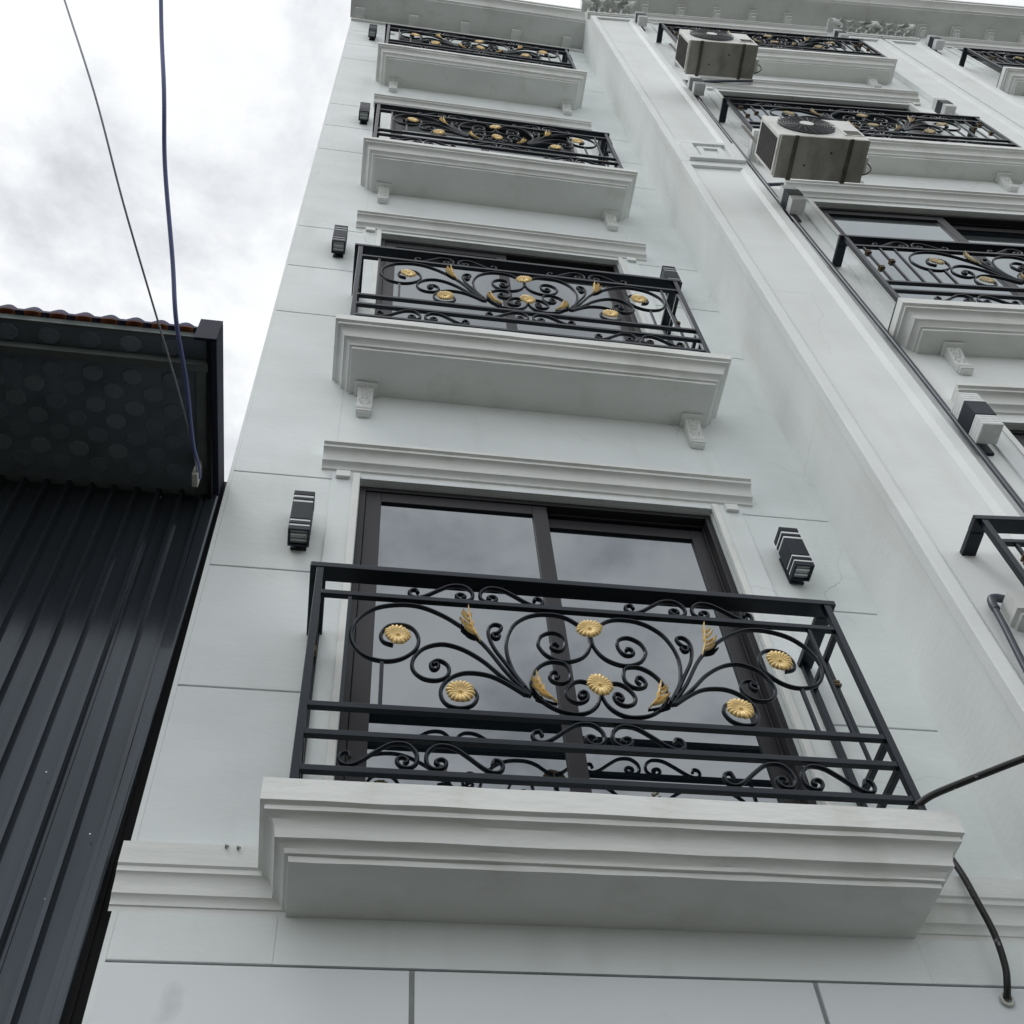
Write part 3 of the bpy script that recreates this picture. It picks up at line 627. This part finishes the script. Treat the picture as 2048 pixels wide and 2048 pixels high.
# ------------------------------------------------------------------ air conditioners
def aircon(label, loc):
    t = thing('air_conditioner', label, 'air conditioner', loc, TH, 'air conditioner outdoor units')
    W, D, Hh = .68, .30, .545
    MB().box(0, W, -D, 0, .030, Hh).obj('casing', M['acw'], t, bevel=.012)
    MB().extr_x([(-D-.004, .028), (.004, .028), (.004, .0), (-D-.004, .0)], .01, W-.01).obj('base_tray', M['acb'], t, bevel=.004)
    hs = MB()
    for (x, y) in ((.22, -.10), (.40, -.20), (.52, -.08)): hs.cyl((x, y, -.0015), (x, y, .003), .008, n=10)
    hs.obj('drain_hole', M['acd'], t)
    cx, cz, r = .275, .305, .212
    MB().cyl((cx, -D+.002, cz), (cx, -D-.006, cz), r, n=48).obj('fan_recess', M['acd'], t)
    gr = MB(); yg = -D-.016
    for i in range(9):
        rr = .055 + (r-.055)*i/8; n = 40; q = .0028; vs = []; fs = []
        for j in range(n):
            a = 2*math.pi*j/n
            for (dr, dy) in ((-q, 0), (0, -q), (q, 0), (0, q)): vs.append((cx+(rr+dr)*math.cos(a), yg+dy, cz+(rr+dr)*math.sin(a)))
        for j in range(n):
            for e in range(4): fs.append((j*4+e, j*4+(e+1) % 4, ((j+1) % n)*4+(e+1) % 4, ((j+1) % n)*4+e))
        gr.add(vs, fs)
    for j in range(20):
        a = 2*math.pi*j/20; b = a+.35
        gr.cyl((cx+.05*math.cos(a), yg-.001, cz+.05*math.sin(a)), (cx+r*math.cos(b), yg-.001, cz+r*math.sin(b)), .0022, n=5)
    gr.cyl((cx, -D-.004, cz-r), (cx, yg, cz-r), .004, n=6).cyl((cx, -D-.004, cz+r), (cx, yg, cz+r), .004, n=6)
    fo = gr.obj('fan_grille', M['grill'], t)
    MB().cyl((cx, yg-.001, cz), (cx, yg-.008, cz), .052, n=28).obj('grille_hub', M['acw'], fo, True)
    # service panel with louvre slots and side condenser opening
    MB().box(.515, W-.012, -D-.004, -D-.0005, .12, Hh-.03).obj('service_panel', M['acw'], t, bevel=.003)
    for i in range(4): MB().box(.535, W-.03, -D-.0065, -D-.0042, .14+.028*i, .152+.028*i).obj('louvre', M['acs'], t)
    MB().box(-.004, -.0005, -D+.035, -.03, .06, Hh-.05).obj('condenser_fins', M['fin'], t)
    fr = MB()
    for i in range(11): z = .075+.04*i; fr.box(-.0075, -.0045, -D+.035, -.03, z, z+.006)
    fr.obj('side_grille', M['acs'], t)
    for x in (.12, .53):                       # hanger straps under the tray, tied up to the slab's lip
        MB().box(x-.015, x+.015, -D-.010, .006, -.014, -.0005).box(x-.014, x+.014, .0065, .014, -.014, 1.42).obj('bracket', M['acs'], t, bevel=.003)
    MB().box(W+.0005, W+.05, -.16, -.03, .10, .30).obj('valve_cover', M['acw'], t, bevel=.008)
    MB().tube([(W+.045, -.08, .26), (W+.085, -.09, .20), (W+.095, -.07, .12), (W+.06, -.05, .08), (W+.02, -.03, .09)], .005, 8).obj('cord', M['rubber'], t, True)
    return t
ac = aircon('white air conditioner with grimy base, lower of the two, hung beside the pilaster block', bw(.405, -.30, 9.68))
copy_tree(ac, 'white air conditioner with grimy base, upper of the two, under the eaves', bw(.365, -.30, 12.83), TH)

# ------------------------------------------------------------------ pipes, hose, cables
def pipe(name, label, pts, r, m, cat, group=None, sub=6):
    o = MB().tube(pts, r, 12, sub).obj(name, M[m], None, True); return tag(o, label, cat, group)
dp = thing('drain_pipe', 'thin grey drain pipe running down beside the panelled pilaster', 'pipe')
MB().tube([bw(x, -.032, z) for x, z in ((.585, 13.76), (.59, 12.9), (.592, 11.8), (.597, 10.9), (.60, 10.0), (.608, 9.0), (.622, 7.8), (.628, 7.2), (.625, 6.4), (.62, 5.2))], .0145, 10, 2).obj('riser', M['pvc'], dp, True)
MB().tube([bw(.60, -.032, 10.37), bw(.75, -.05, 10.36), bw(1.1, -.08, 10.37), bw(1.32, -.09, 10.40)], .014, 10, 3).obj('branch', M['pvc'], dp, True)
MB().tube([bw(.59, -.032, 13.74), bw(.75, -.05, 13.70), bw(1.1, -.08, 13.70), bw(1.3, -.09, 13.72)], .014, 10, 3).obj('branch', M['pvc'], dp, True)
MB().tube([bw(1.325, -.09, 10.40), bw(1.37, -.085, 10.42), bw(1.41, -.06, 10.44), bw(1.43, -.01, 10.43)], .020, 10, 4).obj('hose_end', M['tape'], dp, True)
wp = thing('waste_pipe', 'grey plastic waste pipe with an elbow at the right edge', 'pipe')
MB().tube([bw(.115, -.075, 4.965), bw(.105, -.075, 4.83), bw(.078, -.075, 4.58), bw(.02, -.075, 4.0)], .0135, 14, 3).obj('pipe_run', M['pvc'], wp, True)
MB().tube([bw(.27, -.05, 5.005), bw(.17, -.07, 5.008), bw(.13, -.075, 5.0), bw(.117, -.075, 4.965), bw(.116, -.075, 4.93)], .0175, 14, 5).obj('elbow', M['pvc'], wp, True)
pipe('black_hose', 'curved black hose hanging down the white wall at the lower right', [(2.79, -.03, 4.28), (2.80, -.05, 4.12), (2.799, -.07, 4.024), (2.798, -.08, 3.923), (2.804, -.08, 3.787), (2.803, -.06, 3.686), (2.793, -.04, 3.63), (2.79, -.012, 3.60)], .0115, 'rubber', 'hose')
hc = MB()
for i in range(18):
    a = 2*math.pi*i/18; b = 2*math.pi*(i+1)/18
    hc.cyl((2.79+.019*math.cos(a), -.012, 3.598+.019*math.sin(a)), (2.79+.019*math.cos(b), -.012, 3.598+.019*math.sin(b)), .006, n=6)
tag(hc.obj('pipe_collar', M['tape'], None, True), 'small pale collar where the black hose enters the wall', 'collar')
pipe('black_cable', 'thick black cable reaching from the lowest railing corner to the right edge', [(2.548, -.345, 4.080), (2.60, -.37, 4.105), (2.686, -.40, 4.13), (2.804, -.45, 4.154), (2.914, -.50, 4.173), (3.02, -.54, 4.19), (3.3, -.60, 4.23)], .0125, 'rubber', 'cable')
pipe('overhead_cable', 'thick slate blue cable rising from the shed corner across the sky', [(-.90, -3.7, 9.9), (-.62, -2.6, 8.28), (-.451, -1.9, 7.261), (-.342, -1.65, 6.711), (-.303, -1.4, 6.487), (-.216, -1.12, 6.145), (-.168, -.95, 5.936), (-.126, -.70, 5.897), (-.106, -.40, 5.916), (-.095, -.25, 5.974), (-.09, -.16, 5.99)], .0095, 'cable', 'cable', 'overhead cables')
pipe('overhead_cable', 'thin grey cable slanting up to the left across the sky', [(-1.6, -2.5, 9.0), (-1.07, -2.1, 7.65), (-.804, -1.9, 6.988), (-.535, -1.7, 6.325), (-.376, -1.4, 6.012), (-.267, -1.05, 5.932), (-.176, -.75, 5.879), (-.126, -.5, 5.90), (-.105, -.3, 5.95), (-.092, -.16, 5.985)], .0042, 'cable2', 'cable', 'overhead cables')

# ------------------------------------------------------------------ dark metal shed on the left
sh = thing('metal_shed', 'dark corrugated metal shed with a tiled overhanging roof at the left edge', 'shed', (0, 0, 0))
SX1, SZ = -.040, 6.115
MB().box(-7, SX1, .034, 6.0, 0, SZ).obj('wall', M['black'], sh)
P_ = [(0, .014), (.054, .014), (.062, -.014), (.078, -.016), (.090, .014)]       # one rib, 100 mm pitch
def sheet(n):
    pr = []
    for i in range(n): pr += [(x+.1*i, y) for x, y in P_]
    pr.append((.1*n, .014)); vs = []; fs = []
    for z in (0, 1):
        for x, y in pr: vs.append((x, y, z*SZ))
    for z in (0, 1):
        for x, y in pr: vs.append((x, y+.0015, z*SZ))
    k = len(pr)
    for i in range(k-1):
        fs.append((i, i+1, k+i+1, k+i)); fs.append((2*k+i+1, 2*k+i, 3*k+i, 3*k+i+1))
    fs += [(0, k, 3*k, 2*k), (k-1, 3*k-1, 4*k-1, 2*k-1)]
    return MB().add(vs, fs).mesh('metal_sheet', M['shed'])
sm = sheet(3); sms = sheet(2)
for i in range(12): link('metal_sheet', sm, sh, (-.265-.3*(i+1)+.0, .010-.0008*(i % 2), 0), (0, 0, random.uniform(-.004, .004)))
link('metal_sheet', sms, sh, (-.262, .008, 0))
scm = MB().cyl((0, 0, 0), (0, -.004, 0), .006, n=8).cyl((0, -.0041, 0), (0, -.008, 0), .0035, n=6).mesh('screw', M['screw'])
for zr in (4.73, 3.3, 1.9):
    for i in range(8): link('screw', scm, sh, (-.195-.3*i, .0205, zr+random.uniform(-.02, .02)))
for (x, z) in ((-.13, 4.10), (-.20, 3.85), (-.33, 4.35), (-.36, 3.70)): link('screw', MB().cyl((0, 0, 0), (0, -.003, 0), .0028, n=7).mesh('screw', M['screw']), sh, (x, .0, z))
# bent corner flashing, opening slightly towards the ground
fl = MB(); vs = []
for z, xo, bow in ((6.1, 0, 0), (5.6, -.003, .002), (5.0, -.010, -.002), (4.5, -.018, .003), (4.0, -.028, 0), (3.4, -.040, .002), (0, -.06, 0)):
    x = -.020+xo
    vs += [(x-.055, -.004+bow, z), (x-.008, -.012+bow, z), (x, -.006, z), (x, .05, z)]
fl.add(vs, [(i*4+j, i*4+j+1, i*4+j+5, i*4+j+4) for i in range(6) for j in range(3)])
fl.obj('corner_flashing', M['shed'], sh)
MB().box(-.075, -.002, .052, .30, 0, 6.3).obj('gap_board', M['black'], sh)
# roof: soffit, pads, beam, boards, tiles
YE = -.80; ZE = 6.083
sf = MB().extr_x([(.03, SZ), (YE, ZE), (YE, ZE+.012), (.03, SZ+.012)], -7, -.067).obj('soffit', M['soffit'], sh)
n8 = [(math.cos(R(22.5+45*i)), math.sin(R(22.5+45*i))) for i in range(8)]
pm = MB(); a8 = [(x*.046, y*.042) for x, y in n8]
pm.add([(x, y, 0) for x, y in a8] + [(x*.9, y*.9, -.006) for x, y in a8], [tuple(range(8)), tuple(range(15, 7, -1))] + [(i, (i+1) % 8, 8+(i+1) % 8, 8+i) for i in range(8)])
pme = pm.mesh('soffit_pad', M['pad'])
for r_ in range(10):
    y = -.749+.08*r_
    for c_ in range(9):
        x = -.219-.167*c_-(.084 if r_ % 2 else 0)
        if y > -.03 or abs(y+.69) < .03: continue
        link('soffit_pad', pme, sf, (x, y, SZ+(ZE-SZ)*(.03-y)/.83-.0005))
MB().box(-7, -.06, -.705, -.668, ZE-.045, ZE+.0015).obj('beam', M['beam'], sh, bevel=.003)
MB().box(-7, -.115, YE-.012, YE-.0005, ZE-.004, ZE+.036).obj('eave_board', M['beam'], sh)
MB().extr_x([(-.66, ZE-.022), (.028, SZ-.022), (.028, SZ-.001), (-.66, ZE-.0005)], -.1145, -.068).obj('inner_board', M['beam'], sh, bevel=.003)
MB().extr_x([(.05, SZ-.05), (-.05, SZ-.02), (YE-.02, ZE-.055), (YE-.02, ZE+.135), (.05, SZ+.16)], -.046, -.020).obj('rake_board', M['shedtrim'], sh, bevel=.003)
MB().box(-.066, -.0465, YE-.018, .03, ZE-.03, ZE+.10).obj('rake_lining', M['black'], sh)
MB().box(-.115, -.0205, YE-.034, YE-.0205, ZE-.05, ZE+.135).obj('end_plate', M['shedtrim'], sh, bevel=.002)
rs = MB(); vs = []; per = .104; nx = 66*8; prof = []
for i in range(nx+1):
    x = -.115-i*per/8; ph = (i % 8)/8
    hgt = max(0.0, math.sin((ph-.15)/.7*math.pi))*.030 if .15 < ph < .85 else 0.0
    prof.append((x, hgt))
k = len(prof)
for (y, z) in ((YE-.03, ZE+.062), (YE+.35, ZE+.20), (YE+.35, ZE+.225), (2.5, ZE+1.2)):
    vs += [(x, y, z+h_) for x, h_ in prof]
vs += [(x, YE-.032, ZE+.042+h_*.42) for x, h_ in prof]
fs = [(r_*k+i, r_*k+i+1, (r_+1)*k+i+1, (r_+1)*k+i) for r_ in range(3) for i in range(k-1)] + [(i, 4*k+i, 4*k+i+1, i+1) for i in range(k-1)]
rs.add(vs, fs).obj('roof_sheet', M['tile'], sh)
lip = MB()
pts = [(-.034, -.004), (-.022, .004), (-.008, .009), (.008, .009), (.022, .004), (.034, -.004)]
low = [(x, z-.002-.004*(1-(x/.036)**2)) for x, z in pts]
lip.add([(x, y, z) for y in (-.003, .03) for x, z in pts] + [(x, y, z) for y in (-.003, .03) for x, z in low],
        [(i, i+1, 7+i, 6+i) for i in range(5)] + [(12+i, 13+i, 1+i, i) for i in range(5)] + [(18+i, 19+i, 13+i, 12+i) for i in range(5)])
lm = lip.mesh('tile_lip', M['orange'])
for i in range(20): link('tile_lip', lm, sh, (-.115-per*(i+.5), YE-.028, ZE+.0455))
cb = MB().box(-.118, -.092, -.20, -.13, 5.955, 6.085).obj('junction_box', M['tape'], None, bevel=.004); tag(cb, 'small pale junction box where two cables meet under the shed roof', 'junction box')
